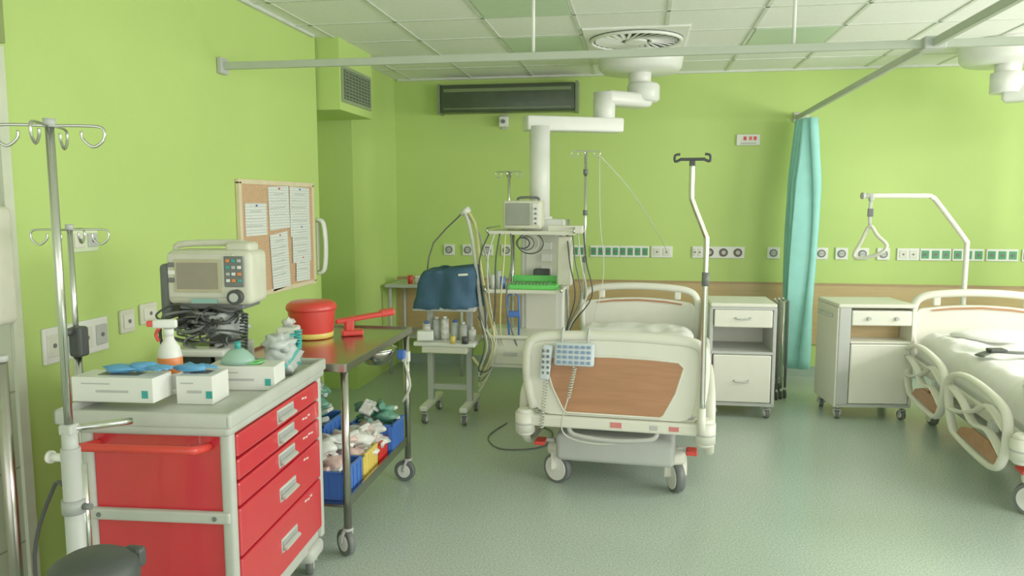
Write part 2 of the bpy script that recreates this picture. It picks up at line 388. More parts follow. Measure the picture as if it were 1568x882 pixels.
# ---------------------------------------------------------------- hospital beds
def bed(loc,rz,extras):
    B=G('hospital_bed',loc,rz)
    out=[]
    for p in rpoly(-.47,.47,.47,.885,.09,n=6,arch=.02):
        x,z=p; k=1-.10*max(0,(.62-z))/.15; out.append((x*max(.86,k),z))
    prism(B,'footboard_shell',out,CREAM,-.025,.02)
    tp=[(-.435,-.01,.50),(-.465,-.015,.62),(-.472,-.015,.80),(-.43,-.012,.885),(-.25,-.01,.905),(0,-.01,.912),(.25,-.01,.905),(.43,-.012,.885),(.472,-.015,.80),(.465,-.015,.62),(.435,-.01,.50)]
    tube(B,'footboard_rim',tp,.026,CREAM,n=5,rb=.03,seg=10)
    wd=[(-.37,.76),(-.34,.79),(-.2,.80),(0,.805),(.2,.80),(.34,.79),(.37,.76),(.33,.62),(.27,.50),(.25,.485),(-.25,.485),(-.27,.50),(-.33,.62)]
    prism(B,'footboard_wood',wd,WOOD,-.034,-.02)
    tube(B,'wood_rim',[(a,-.03,b) for a,b in wd],.007,CREAM,cyc=True,seg=6)
    bx(B,'foot_beam',-.47,.47,-.045,.05,.40,.465,CREAM,.012)
    for s in (-1,1):
        cyl(B,'bumper%d'%s,(s*.485,-.01,.36),(s*.485,-.01,.47),.055,CREAM,seg=24); cyl(B,'bumper_cap%d'%s,(s*.485,-.01,.47),(s*.485,-.01,.49),.055,CREAM,.035,seg=24)
        cyl(B,'bumper_ring%d'%s,(s*.485,-.01,.405),(s*.485,-.01,.415),.0565,GREY,seg=24)
        cyl(B,'bumper_foot%d'%s,(s*.485,-.01,.34),(s*.485,-.01,.36),.035,CREAM,.055,seg=24)
        cyl(B,'head_bumper%d'%s,(s*.485,2.12,.38),(s*.485,2.12,.48),.05,CREAM,seg=24)
    bx(B,'label_1',-.01,.05,-.048,-.044,.42,.45,pm('label_red',(206,110,110),.5)); bx(B,'label_2',.2,.24,-.048,-.044,.42,.445,GREY); bx(B,'label_3',.3,.35,-.048,-.044,.42,.445,pm('label_red',(206,110,110),.5))
    hp=[(-.44,2.1,.46),(-.455,2.1,.7),(-.45,2.1,.86),(-.38,2.1,.93),(-.2,2.1,.955),(0,2.1,.962),(.2,2.1,.955),(.38,2.1,.93),(.45,2.1,.86),(.455,2.1,.7),(.44,2.1,.46)]
    tube(B,'headboard_rim',hp,.026,CREAM,n=5,rb=.03,seg=10)
    prism(B,'headboard_shell',rpoly(-.44,.44,.46,.84,.06,arch=.03),CREAM,2.08,2.115)
    prism(B,'headboard_slot_wood',[(-.34,.83),(-.2,.85),(0,.86),(.2,.85),(.34,.83),(.33,.82),(.2,.835),(0,.845),(-.2,.835),(-.33,.82)],WOOD,2.07,2.08)
    for s in (-1,1): box(B,'headboard_post%d'%s,(s*.3,2.1,.9),(.05,.03,.08),CREAM,.01)
    bx(B,'platform',-.44,.44,.05,2.05,.44,.50,GREY,.01)
    for s in (-1,1): bx(B,'side_beam%d'%s,s*.44-.02,s*.44+.02,.04,2.08,.40,.47,CREAM,.01)
    bm=bmesh.new(); nx,ny=36,70
    g=[]
    for j in range(ny+1):
        row=[]
        for i in range(nx+1):
            x=-.43+.86*i/nx; y=.08+1.94*j/ny
            e=min(i,nx-i)/3.0; f=min(j,ny-j)/3.0
            d=min(1,e)*min(1,f); z=.62+.06*math.sqrt(max(0,d))
            z+=.012*noise.noise(Vector((x*5,y*4,loc[0])))*2*min(1,d)
            z+=.022*(1-abs(noise.noise(Vector((x*6+y*2,y*5-x*3,3))))*4)*.5*min(1,d)*(1 if extras==False else .6)
            row.append(bm.verts.new((x,y,z)))
        g.append(row)
    for j in range(ny):
        for i in range(nx): bm.faces.new((g[j][i],g[j][i+1],g[j+1][i+1],g[j+1][i]))
    ed=[e for e in bm.edges if e.is_boundary]
    r=bmesh.ops.extrude_edge_only(bm,edges=ed)
    vv=[q for q in r['geom'] if isinstance(q,bmesh.types.BMVert)]
    for v in vv: v.co.z=.5
    fin(bm,'mattress_sheet',SHEET,B,True)
    tube(B,'sheet_fold',[(-.4,.2,.675),(-.1,.24,.69),(.1,.17,.695),(.4,.22,.675)],.05,SHEET,n=5,rb=.02,up=(0,0,1))
    for s in (-1,1):
        X=s*.515
        for k,(ya,yb) in enumerate(((.12,1.02),(1.12,1.98))):
            lo=[(X,ya+.02,.56),(X,ya+.3,.61),(X,yb-.25,.61),(X,yb-.03,.55),(X,yb,.45),(X,yb-.10,.27),(X,yb-.25,.23),(X,ya+.25,.22),(X,ya+.06,.26),(X,ya-.02,.42)]
            tube(B,'rail_loop_%d%d'%(s,k),lo,.018,CREAM,n=5,cyc=True,rb=.026,up=(1,0,0),seg=10)
            tube(B,'rail_wave_a_%d%d'%(s,k),[(X,ya+.0,.47),(X,ya+.25,.53),(X,(ya+yb)/2,.45),(X,yb-.2,.38),(X,yb-.05,.36)],.012,CREAM,n=5,rb=.026,up=(1,0,0))
            tube(B,'rail_wave_b_%d%d'%(s,k),[(X,ya+.02,.33),(X,ya+.22,.40),(X,(ya+yb)/2,.38),(X,yb-.25,.46),(X,yb-.04,.50)],.012,CREAM,n=5,rb=.026,up=(1,0,0))
            prism(B,'rail_wood_%d%d'%(s,k),[(ya+.1,.25),(yb-.2,.255),(yb-.28,.31),((ya+yb)/2,.35),(ya+.2,.35),(ya+.06,.3)],WOOD,X-.006,X+.006,plane='yz')
            for yy in (ya+.25,yb-.25): box(B,'rail_arm_%d%d%d'%(s,k,int(yy*10)),(s*.485,yy,.42),(.05,.05,.06),GREY,.01)
    bx(B,'base_cover',-.33,.33,.08,.42,.17,.33,GREY,.03,3)
    bx(B,'base_rail_l',-.30,-.24,.2,2.0,.18,.25,GREY,.01); bx(B,'base_rail_r',.24,.30,.2,2.0,.18,.25,GREY,.01)
    bx(B,'base_head',-.31,.31,1.75,2.0,.17,.28,GREY,.03,3)
    for yy in (.55,1.6):
        for s in (-1,1): box(B,'lift_arm%d%d'%(s,int(yy*10)),(s*.2,yy,.34),(.05,.3,.05),GREY,.01,rot=(28,0,0))
        box(B,'lift_column%d'%int(yy*10),(0,yy,.34),(.1,.08,.2),GREY,.01)
    tube(B,'foot_pull_bar',[(-.24,-.02,.40),(-.2,-.04,.365),(0,-.05,.35),(.2,-.04,.365),(.24,-.02,.40)],.013,GREY,n=5)
    WR=.088
    for s in (-1,1):
        for yy in (.24,1.92):
            cx=s*.335; yq=yy-.03 if yy<1 else yy
            tag='%d%d'%(s,int(yy)); aa=rad(24 if s>0 else 62) if yy<1 else 0; ax,ay=math.cos(aa),math.sin(aa)
            cyl(B,'wheel_tyre'+tag,(cx-.024*ax,yq-.024*ay,WR),(cx+.024*ax,yq+.024*ay,WR),WR,DGREY,seg=32)
            cyl(B,'wheel_disc'+tag,(cx-.029*ax,yq-.029*ay,WR),(cx+.029*ax,yq+.029*ay,WR),WR*.8,WHITE,seg=28)
            box(B,'wheel_cover'+tag,(cx-s*.01,yq-.0,.205),(.11,.13,.08),CREAM,.03,seg=4,rot=(0,0,math.degrees(aa)))
            for q in (-1,1): tube(B,'wheel_fork%d'%q+tag,[(cx+q*.038*ax,yq+q*.038*ay,WR),(cx+q*.038*ax,yq+q*.038*ay,.14),(cx+q*.036*ax,yq+q*.036*ay,.2)],.008,CREAM,n=3,rb=.032,up=(ax,ay,0))
            box(B,'pedal'+tag,(cx+s*.085,yq-.1,.27),(.06,.1,.022),REDP,.006); box(B,'pedal_arm'+tag,(cx+s*.04,yq-.06,.27),(.06,.03,.02),GREY,.004)
    if extras:
        x=.465
        tube(B,'drip_pole',[(x,-.065,.46),(x,-.065,1.2),(x,-.065,1.42),(x-.01,-.065,1.47),(x-.07,-.065,1.62),(x-.08,-.065,1.67),(x-.08,-.065,1.83)],.0145,CHROME,n=4,seg=12)
        cyl(B,'drip_pole_clamp',(x,-.065,1.20),(x,-.065,1.27),.019,DGREY); cyl(B,'drip_socket',(x,-.065,.42),(x,-.065,.56),.02,CREAM)
        X=x-.08
        box(B,'drip_head_bar',(X,-.065,1.84),(.13,.02,.016),BLACK,.006)
        for s in (-1,1): tube(B,'drip_hook%d'%s,[(X+s*.06,-.065,1.838),(X+s*.085,-.065,1.83),(X+s*.085,-.065,1.86),(X+s*.06,-.065,1.865)],.007,BLACK,n=4)
        box(B,'drip_head_core',(X,-.065,1.82),(.03,.03,.03),BLACK,.006)
        CP=pm('control_panel',(196,208,214),.4); BT=pm('button_blue',(104,136,174),.4)
        box(B,'control_box',(-.205,-.065,.815),(.215,.035,.125),CP,.014,seg=3,rot=(-14,0,0))
        for r in range(4):
            for c in range(6):
                box(B,'key_%d%d'%(r,c),(-.285+c*.032,-.086-.006*r+.006,.858-r*.027),(.02,.006,.015),BT,.003,rot=(-14,0,0))
        for s in (-1,1): tube(B,'control_hook%d'%s,[(-.205+s*.07,-.05,.86),(-.205+s*.07,-.045,.92),(-.205+s*.07,0,.945),(-.205+s*.07,.025,.92)],.007,GREY,n=3)
        box(B,'handset',(-.36,-.06,.765),(.058,.03,.19),CP,.012,seg=3,rot=(-6,6,0))
        for r in range(5):
            for s in (-1,1): box(B,'hkey_%d%d'%(r,s),(-.36+s*.013,-.079,.83-r*.03),(.014,.006,.016),DGREY,.003)
        coil(B,'handset_coil',(-.36,-.06,.67),(-.385,-.055,.40),.011,16,.0035,CORD)
        coil(B,'control_coil',(-.2,-.08,.75),(-.235,-.075,.58),.010,12,.0035,CORD)
        tube(B,'control_cord',[(-.235,-.075,.58),(-.27,-.085,.42),(-.21,-.07,.35),(-.05,-.06,.33),(.1,.0,.34)],.004,CORD,n=5)
    else:
        px=-.1; y=2.17
        tube(B,'trapeze_pole',[(px,y,.5),(px,y,1.0),(px,y,1.30),(px-.02,y,1.36),(px-.22,y-.03,1.62),(px-.27,y-.05,1.665),(px-.34,y-.06,1.675),(px-.75,y-.13,1.675)],.019,CREAM,n=4,seg=12)
        cyl(B,'trapeze_socket',(px,y,.46),(px,y,.62),.028,CREAM); cyl(B,'trapeze_stop',(px-.75,y-.13,1.675),(px-.77,y-.135,1.675),.025,GREY)
        q=px-.70; yq=y-.12
        box(B,'strap_grip',(q,yq,1.66),(.03,.05,.05),GREY,.006)
        tube(B,'strap',[(q,yq,1.64),(q-.005,yq,1.55),(q,yq,1.46)],.012,GREY,n=4,rb=.003,up=(0,1,0)); box(B,'strap_buckle',(q,yq,1.55),(.04,.02,.06),DGREY,.004)
        tube(B,'trapeze_handle',[(q,yq,1.45),(q+.05,yq-.03,1.38),(q+.11,yq-.06,1.31),(q+.07,yq-.04,1.25),(q-.03,yq+.02,1.21),(q-.09,yq+.05,1.225),(q-.05,yq+.03,1.33)],.014,CREAM,n=5,cyc=True,seg=10)
        tube(B,'restraint_strap',[(-.38,.95,.70),(-.3,.98,.722),(-.15,.96,.725),(.05,1.02,.72),(.2,1.0,.72)],.04,DGREY,n=5,rb=.007,up=(0,0,1)); box(B,'restraint_buckle',(-.28,.97,.735),(.1,.07,.02),BLACK,.008,rot=(0,0,8))
        blob(B,'pillow',(.02,1.72,.70),(.62,.4,.10),SHEET,.06,3,4,2)
    return B
bed((-.13,4.1,0),-3.5,True)
bed((2.36,4.02,0),-3.5,False)

# ---------------------------------------------------------------- bedside cabinets
def nightstand(loc,rz,w,kind):
    N=G('bedside_cabinet',loc,rz); d=.45; hw=w/2
    top=.88
    bx(N,'top',-hw-.01,hw+.01,-.01,d+.01,top-.03,top,CREAM if kind==1 else OFFW,.01)
    for s in (-1,1):
        bx(N,'side%d'%s,s*hw-.012,s*hw+.012,0,d,.1,top-.03,GREY if kind==1 else CREAM,.004)
    bx(N,'back',-hw,hw,d-.015,d,.1,top-.03,OFFW)
    bx(N,'bottom',-hw,hw,0,d,.1,.125,GREY)
    if kind==1:
        bx(N,'drawer',-hw+.02,hw-.02,-.012,.4,.70,.83,CREAM,.008); tube(N,'drawer_pull',[(-.05,-.014,.775),(-.045,-.03,.765),(.045,-.03,.765),(.05,-.014,.775)],.006,GREY,n=3)
        bx(N,'shelf',-hw,hw,0,d,.495,.515,GREY)
        bx(N,'door',-hw+.02,hw-.02,-.012,.01,.13,.49,CREAM,.008); tube(N,'door_pull',[(-.05,-.014,.30),(-.045,-.03,.29),(.045,-.03,.29),(.05,-.014,.30)],.006,GREY,n=3)
        bx(N,'rail',-hw,hw,-.005,.01,.832,.85,GREY)
    else:
        bx(N,'drawer',-hw+.09,hw-.02,-.012,.4,.72,.83,CREAM,.008)
        for xx in (-.06,.14): cyl(N,'lock%d'%(xx>0),(xx,-.03,.775),(xx,-.01,.775),.014,GREY)
        bx(N,'column',-hw,-hw+.085,-.008,.3,.12,.85,GREY,.006)
        bx(N,'niche_wood',-hw+.09,hw-.02,.2,.22,.6,.72,WAIN)
        bx(N,'shelf',-hw+.09,hw,0,d,.585,.6,OFFW)
        bx(N,'door',-hw+.09,hw-.02,-.012,.01,.13,.58,CREAM,.008); cyl(N,'door_knob',(hw-.05,-.03,.5),(hw-.05,-.01,.5),.012,GREY)
        tube(N,'side_handle',[(-hw-.012,.1,.78),(-hw-.045,.12,.78),(-hw-.045,.33,.78),(-hw-.012,.35,.78)],.009,GREY,n=3)
    for sx in (-1,1):
        for yy in (.04,d-.06): caster(N,'caster_%d%d'%(sx,int(yy*10)),sx*(hw-.03),yy,.035,.1,rz=15*sx)
nightstand((.765,5.87,0),1,.46,1)
nightstand((1.73,5.98,0),6,.54,2)

# folded screen frame beside curtain
fs=G('folding_privacy_screen',(1.17,6.62,0),0)
for i,xx in enumerate((-.04,0.0,.04)):
    yy=.04*i
    cyl(fs,'post_a%d'%i,(xx,yy-.12,.09),(xx,yy-.12,.82),.011,DGREY if i!=1 else CHROME); cyl(fs,'post_b%d'%i,(xx,yy+.12,.09),(xx,yy+.12,.82),.011,GREY)
    for z in (.15,.8): cyl(fs,'bar_%d_%d'%(i,int(z*10)),(xx,yy-.12,z),(xx,yy+.12,z),.009,GREY)
    for k,o in enumerate((-.12,.12)): cyl(fs,'wheel_%d_%d'%(i,k),(xx-.01,yy+o,.035),(xx+.01,yy+o,.035),.035,BLACK); cyl(fs,'stem_%d_%d'%(i,k),(xx,yy+o,.035),(xx,yy+o,.1),.008,GREY)

# ---------------------------------------------------------------- ceiling pendant with equipment tower
def pendant_top(P,c,ang):
    x,y=c
    lathe(P,'ceiling_cover',[(.34,H),(.345,H-.03),(.33,H-.13),(.30,H-.16),(.1,H-.165)],(x,y,0),WHITE,seg=40)
    cyl(P,'upper_joint',(x,y,2.55),(x,y,H-.12),.09,WHITE,seg=28)
pt=G('ceiling_supply_pendant')
pendant_top(pt,(-.03,6.45),0)
lathe(pt,'joint_a',[(.0,2.43),(.11,2.43),(.13,2.45),(.13,2.56),(.11,2.58),(.0,2.58)],(.0,6.43,0),WHITE)
box(pt,'arm_upper',(-.15,6.31,2.44),(.46,.2,.11),WHITE,.04,seg=4,rot=(0,0,42))
cyl(pt,'joint_b',(-.3,6.17,2.2),(-.3,6.17,2.48),.085,WHITE,seg=28)
box(pt,'arm_lower',(-.53,6.05,2.225),(.78,.16,.11),WHITE,.015,seg=3,rot=(0,0,24))
tx,ty=-.77,5.88
cyl(pt,'column',(tx,ty,1.42),(tx,ty,2.2),.078,WHITE,seg=28)
cyl(pt,'column_collar',(tx,ty,1.40),(tx,ty,1.52),.098,WHITE,seg=28)
bx(pt,'tower_body',tx-.13,tx+.19,ty-.1,ty+.12,.46,1.50,WHITE,.02,3)
bx(pt,'tower_front',tx-.09,tx+.15,ty-.115,ty-.095,.5,1.40,OFFW,.005)
for k in range(4): box(pt,'tower_socket_%d'%k,(tx+.07,ty-.12,1.3-.09*k),(.08,.012,.06),WHITE,.004)
for sx in (-.19,.23): cyl(pt,'side_rod%d'%(sx>0),(tx+sx,ty-.12,.48),(tx+sx,ty-.12,1.5),.016,CHROME)
def shelf(z,x0,x1,y0,y1,mat=OFFW):
    bx(pt,'shelf_%d'%int(z*100),x0,x1,y0,y1,z-.028,z,mat,.006)
    for xx in (x0,x1): tube(pt,'shelf_rail_%d_%d'%(int(z*100),xx>tx),[(xx,y0,z-.012),(xx,y0-.02,z+.02),(xx,y1,z+.02)],.008,CHROME,n=2)
shelf(1.42,tx-.33,tx+.30,5.5,6.0); shelf(1.0,tx-.33,tx+.22,5.42,5.95)
bx(pt,'top_bar',tx+.1,tx+.36,5.55,5.6,1.40,1.46,OFFW,.01)
bx(pt,'drawer_unit',tx-.32,tx+.02,5.45,5.9,.42,.64,CREAM,.01); bx(pt,'drawer_front',tx-.30,tx+.0,5.435,5.455,.45,.56,OFFW,.006); bx(pt,'drawer_handle',tx-.2,tx-.1,5.42,5.44,.52,.54,GREY)
bx(pt,'drawer_shelf',tx-.36,tx+.2,5.42,5.95,.64,.665,OFFW,.006)
def hooks(p,name,x,y,z,R,mat,n=4,rz=0,r=.004):
    for k in range(n):
        a=2*math.pi*k/n+rad(rz); c,s=math.cos(a),math.sin(a)
        tube(p,name+'_%d'%k,[(x,y,z),(x+c*R*.6,y+s*R*.6,z+.002),(x+c*R,y+s*R,z-.003),(x+c*R*1.02,y+s*R*1.02,z-R*.26),(x+c*R*.82,y+s*R*.82,z-R*.42),(x+c*R*.62,y+s*R*.62,z-R*.26),(x+c*R*.6,y+s*R*.6,z-R*.1)],r,mat,n=4,seg=6)
cyl(pt,'iv_rod_right',(tx+.36,5.75,.9),(tx+.36,5.75,2.0),.011,CHROME); hooks(pt,'iv_hook_r',tx+.36,5.75,2.0,.10,CHROME)
cyl(pt,'iv_rod_left',(tx-.24,5.9,1.42),(tx-.24,5.9,1.86),.011,CHROME); hooks(pt,'iv_hook_l',tx-.24,5.9,1.86,.10,CHROME)
for z in (1.2,1.55,1.85): cyl(pt,'iv_clamp_%d'%int(z*100),(tx+.36,5.75,z-.02),(tx+.36,5.75,z+.02),.018,DGREY)
bx(pt,'monitor_case',tx-.22,tx+.06,5.52,5.72,1.435,1.64,BEIGE,.015,3)
bx(pt,'monitor_screen',tx-.20,tx-.02,5.512,5.525,1.46,1.62,SCREEN,.005)
bx(pt,'monitor_knobs',tx-.005,tx+.045,5.512,5.525,1.46,1.62,WHITE,.004)
for k in range(4): cyl(pt,'monitor_knob_%d'%k,(tx+.02,5.5,1.475+.035*k),(tx+.02,5.515,1.475+.035*k),.008,DGREY,seg=10)
tube(pt,'monitor_handle',[(tx-.12,5.6,1.635),(tx-.11,5.6,1.66),(tx+.02,5.6,1.66),(tx+.03,5.6,1.635)],.01,DGREY,n=3)
bx(pt,'side_monitor',tx+.17,tx+.28,5.56,5.66,1.02,1.38,BEIGE,.012)
bx(pt,'keyboard_base',tx-.17,tx+.19,5.44,5.66,1.0,1.035,LIME,.01)
for r in range(5):
    for c in range(11): box(pt,'key_%d_%d'%(r,c),(tx-.13+c*.025,5.47+r*.032,1.04),(.018,.02,.012),pm('key_green',(96,150,90),.5))
bx(pt,'keyboard_back',tx-.17,tx+.19,5.655,5.675,1.03,1.085,LIME,.006)
bx(pt,'black_module',tx-.02,tx+.10,5.68,5.76,1.03,1.13,BLACK,.01)
box(pt,'green_arch',(tx+.17,5.68,1.09),(.02,.06,.16),LIME,.006)
bx(pt,'blue_holder',tx-.17,tx-.09,5.42,5.5,.80,.84,BLUE,.005); tube(pt,'blue_frame',[(tx-.16,5.43,.67),(tx-.17,5.43,.95),(tx-.09,5.43,.95),(tx-.09,5.43,.67)],.008,BLUE,n=2)
for k,(dx,hh,m) in enumerate(((-.29,.1,WHITE),(-.25,.13,BAG),(-.22,.09,BLUE))): cyl(pt,'bottle_%d'%k,(tx+dx,5.5,1.0),(tx+dx,5.5,1.0+hh),.02,m)
for k in range(5):
    sx=tx-.32+.04*k
    tube(pt,'cable_%d'%k,[(sx,5.5,1.40),(sx-.06+.02*k,5.44,1.2),(sx-.02,5.42,.9),(sx+.05*math.sin(k*2),5.45,.6),(sx+.1,5.5,.42+.03*k)],.0055,(BLACK,CORD,BLACK,CORDY,DGREY)[k],n=5)
for k in range(4):
    sx=tx+.24+.04*k
    tube(pt,'rcable_%d'%k,[(sx,5.6,1.41),(sx+.03,5.5,1.2),(sx+.07,5.52,.95),(sx-.03*k,5.6,.7),(sx-.05,5.7,.5)],.005,(BLACK,DGREY,CORD,BLACK)[k],n=5)
for k in range(4):
    R=.05+.015*k
    tube(pt,'hung_cable_%d'%k,[(tx-.08+.02*k+R*math.cos(a),5.56-.01*k,1.33+R*.8*math.sin(a)) for a in [q*math.pi/4 for q in range(8)]],.005,(BLACK,DGREY,CORD,BLACK)[k],n=3,cyc=True)
tube(pt,'iv_line',[(tx+.46,5.75,1.98),(tx+.47,5.76,1.5),(tx+.5,5.8,1.1),(tx+.44,5.7,.75)],.003,CORD,n=5)
tube(pt,'wall_cord',[(tx+.46,5.75,1.97),(tx+.7,6.2,1.7),(tx+.95,7.0,1.3),(tx+1.02,7.4,1.15)],.0035,CORD,n=6)

# second pendant at right
p2=G('ceiling_supply_pendant')
pendant_top(p2,(2.72,6.5),0)
cyl(p2,'joint_a',(2.72,6.5,2.45),(2.72,6.5,2.60),.115,WHITE,seg=28)
box(p2,'arm_upper',(2.92,6.40,2.43),(.5,.16,.1),WHITE,.03,seg=4,rot=(0,0,-28)); cyl(p2,'joint_b',(3.1,6.3,2.2),(3.1,6.3,2.47),.08,WHITE,seg=28)
box(p2,'arm_lower',(3.3,6.4,2.22),(.6,.15,.1),WHITE,.02,rot=(0,0,25))
cyl(p2,'column',(3.52,6.5,1.4),(3.52,6.5,2.2),.06,WHITE); bx(p2,'tower_body',3.45,3.62,6.42,6.58,.6,1.45,OFFW,.015)

# ---------------------------------------------------------------- ventilator trolley with navy cover
vt=G('covered_ventilator_trolley',(-1.4,5.55,0))
for s in (-1,1):
    bx(vt,'upright%d'%s,s*.15-.022,s*.15+.022,-.03,.03,.13,.86,GREY,.006)
    bx(vt,'foot%d'%s,s*.15-.03,s*.15+.03,-.24,.24,.10,.14,WHITE,.012)
    for yy in (-.2,.2): caster(vt,'caster_%d%d'%(s,int(yy*10)),s*.15,yy,.038,.11,tyre=DGREY,rz=10*s)
bx(vt,'crossbar',-.15,.15,-.02,.02,.22,.26,GREY)
bx(vt,'lower_shelf',-.23,.23,-.2,.2,.58,.61,WHITE,.008); bx(vt,'lower_drawer',-.17,.17,-.19,.1,.53,.58,OFFW,.006)
bx(vt,'upper_shelf',-.23,.23,-.2,.2,.84,.87,GREY,.006)
def cover():
    bm=bmesh.new(); seg=64; rings=[]
    Z=((.855,1.10,.05),(.87,1.12,.05),(.90,1.10,.04),(.95,1.04,.025),(1.0,1.03,.02),(1.06,1.02,.012),(1.11,1.0,.006),(1.135,.96,.0),(1.143,.8,.0),(1.145,.4,0),(1.145,.02,0))
    for j,(z,r,jt) in enumerate(Z):
        ring=[]
        for k in range(seg):
            a=2*math.pi*k/seg; c,s=math.cos(a),math.sin(a)
            q=(abs(c)**8+abs(s)**8)**-.125
            x=.215*q*c*r*(1-.16*(z-.84)/.28 if c<0 else 1); y=.19*q*s*r
            n=noise.noise(Vector((c*2,s*2,z*7)))*.035+ jt*.2*math.sin(a*5+1)+.008*math.sin(a*13+z*30)*min(1,jt*40)
            zz=z+.02*noise.noise(Vector((c*3,s*3,1)))+(.02*x/.2 if z>1.0 else 0)
            ring.append(bm.verts.new((x+n*c,y+n*s,zz)))
        rings.append(ring)
    for a,b in zip(rings,rings[1:]):
        for k in range(seg): bm.faces.new((a[k],a[(k+1)%seg],b[(k+1)%seg],b[k]))
    bm.faces.new(rings[-1])
    return fin(bm,'fabric_cover',NAVY,vt,True)
cover()
box(vt,'machine_body',(0,0,.96),(.34,.3,.18),DGREY,.01)
box(vt,'cover_label',(.15,-.205,1.11),(.07,.006,.015),WHITE,rot=(-20,-4,0))
for k,(x,m,hh) in enumerate(((-.16,PACK,.12),(-.09,BAG,.15),(-.02,PACK,.16),(.05,BAG,.13),(.12,GREY,.12),(.18,WHITE,.08))): cyl(vt,'bottle_%d'%k,(x,-.08+.03*(k%2),.61),(x,-.08+.03*(k%2),.61+hh),.03,m); cyl(vt,'cap_%d'%k,(x,-.08+.03*(k%2),.61+hh),(x,-.08+.03*(k%2),.63+hh),.015,BLUE if k%3==0 else WHITE)
box(vt,'white_box',(-.14,-.19,.66),(.12,.08,.07),WHITE,.01,rot=(0,0,15)); cyl(vt,'yellow_knob',(.07,-.2,.61),(.07,-.2,.66),.02,YEL); cyl(vt,'black_knob',(.16,-.2,.61),(.16,-.2,.66),.025,BLACK)
tube(vt,'support_arm',[(-.2,.1,1.12),(-.15,.1,1.32),(.06,.05,1.52),(.1,.03,1.56)],.006,DGREY,n=2)
tube(vt,'support_arm_b',[(.27,0,.7),(.3,.0,1.1),(.22,.02,1.4),(.12,.03,1.55)],.007,GREY,n=4)
tube(vt,'hose',[(.1,.02,1.57),(.14,-.01,1.5),(.18,-.03,1.35),(.22,-.06,1.1),(.26,-.1,.85),(.32,-.1,.6),(.28,-.1,.48)],.014,CORD,n=6)
tube(vt,'hose_b',[(.13,.02,1.57),(.2,0,1.45),(.24,-.05,1.2),(.3,-.1,.9),(.36,-.12,.65),(.3,-.14,.42),(.2,-.14,.5)],.012,CORDY,n=6)
cyl(vt,'hose_clip',(.09,.02,1.54),(.15,.01,1.58),.022,WHITE)
for k in range(5): tube(vt,'lead_%d'%k,[(.24,-.12,.86-.03*k),(.30+.02*k,-.18,.6),(.26,-.2,.42-.04*k),(.36,-.2,.45),(.38,-.1,.7)],.0045,(BLACK,CORD,DGREY,CORDY,CORD)[k],n=6)
fcord=G('floor_power_cable'); tube(fcord,'loop',[(-.95,5.45,.006),(-1.02,5.1,.006),(-.88,4.85,.006),(-.62,4.95,.006),(-.6,5.3,.006),(-.8,5.5,.006),(-.7,5.8,.006)],.005,DGREY,n=8)

sc=G('side_table',(-1.95,7.15,0))
bx(sc,'top',-.42,.35,-.26,.26,.83,.86,GREY,.006)
for sx in (-.38,.31):
    for sy in (-.22,.22): cyl(sc,'leg_%d%d'%(sx>0,sy>0),(sx,sy,0),(sx,sy,.83),.016,GREY)
bx(sc,'shelf',-.4,.33,-.24,.24,.35,.37,GREY)
si=G('supplies_on_side_table',(-1.95,7.1,.86))
for k in range(9):
    m=(REDP,WHITE,PACK,DGREY,REDP,LIME,WHITE,PACK,BLUE)[k]
    xx=-.2+.055*k
    if k%2: box(si,'pack_%d'%k,(xx,-.08+.05*(k%3),.035),(.06,.05,.07),m,.008,rot=(0,0,20*k))
    else: cyl(si,'jar_%d'%k,(xx,-.1+.06*(k%3),0),(xx,-.1+.06*(k%3),.08),.025,m)

# ---------------------------------------------------------------- stainless trolley
st=G('stainless_instrument_trolley',(-1.58,3.70,0),1)
hx,hy=.27,.53
bx(st,'top_panel',-hx-.02,hx+.02,-hy,hy,.885,.90,STEEL,.003)
for s in (-1,1):
    bx(st,'lip_x%d'%s,s*(hx+.02)-.006,s*(hx+.02)+.006,-hy,hy,.875,.912,STEEL,.002); bx(st,'lip_y%d'%s,-hx-.02,hx+.02,s*hy-.006,s*hy+.006,.875,.912,STEEL,.002)
bx(st,'lower_shelf',-hx,hx,-hy+.03,hy-.03,.235,.25,STEEL,.003)
for s in (-1,1): bx(st,'shelf_lip%d'%s,s*hx-.005,s*hx+.005,-hy+.03,hy-.03,.23,.28,STEEL)
for sx in (-1,1):
    for sy in (-1,1):
        cyl(st,'leg_%d%d'%(sx,sy),(sx*hx,sy*(hy-.04),.14),(sx*hx,sy*(hy-.04),.885),.0185,STEEL)
        caster(st,'caster_%d%d'%(sx,sy),sx*hx,sy*(hy-.04),.062,.17,rz=50*sx+30*(sy>0))
lathe(st,'hanging_bowl',[(.02,-.1),(.07,-.085),(.1,-.03),(.108,0),(.1,0)],(.12,.42,.80),STEEL)
tube(st,'bowl_ring',[(.12+.11*math.cos(a*math.pi/6),.42+.11*math.sin(a*math.pi/6),.80) for a in range(12)],.006,CHROME,cyc=True)
bx(st,'blue_holder',hx-.02,hx+.02,.37,.41,.75,.80,BLUE,.005); tube(st,'strap',[(hx+.02,.38,.74),(hx+.05,.38,.6),(hx,.4,.5)],.008,CORD,n=4); bx(st,'white_clip',hx-.01,hx+.03,.43,.47,.72,.78,WHITE,.004)
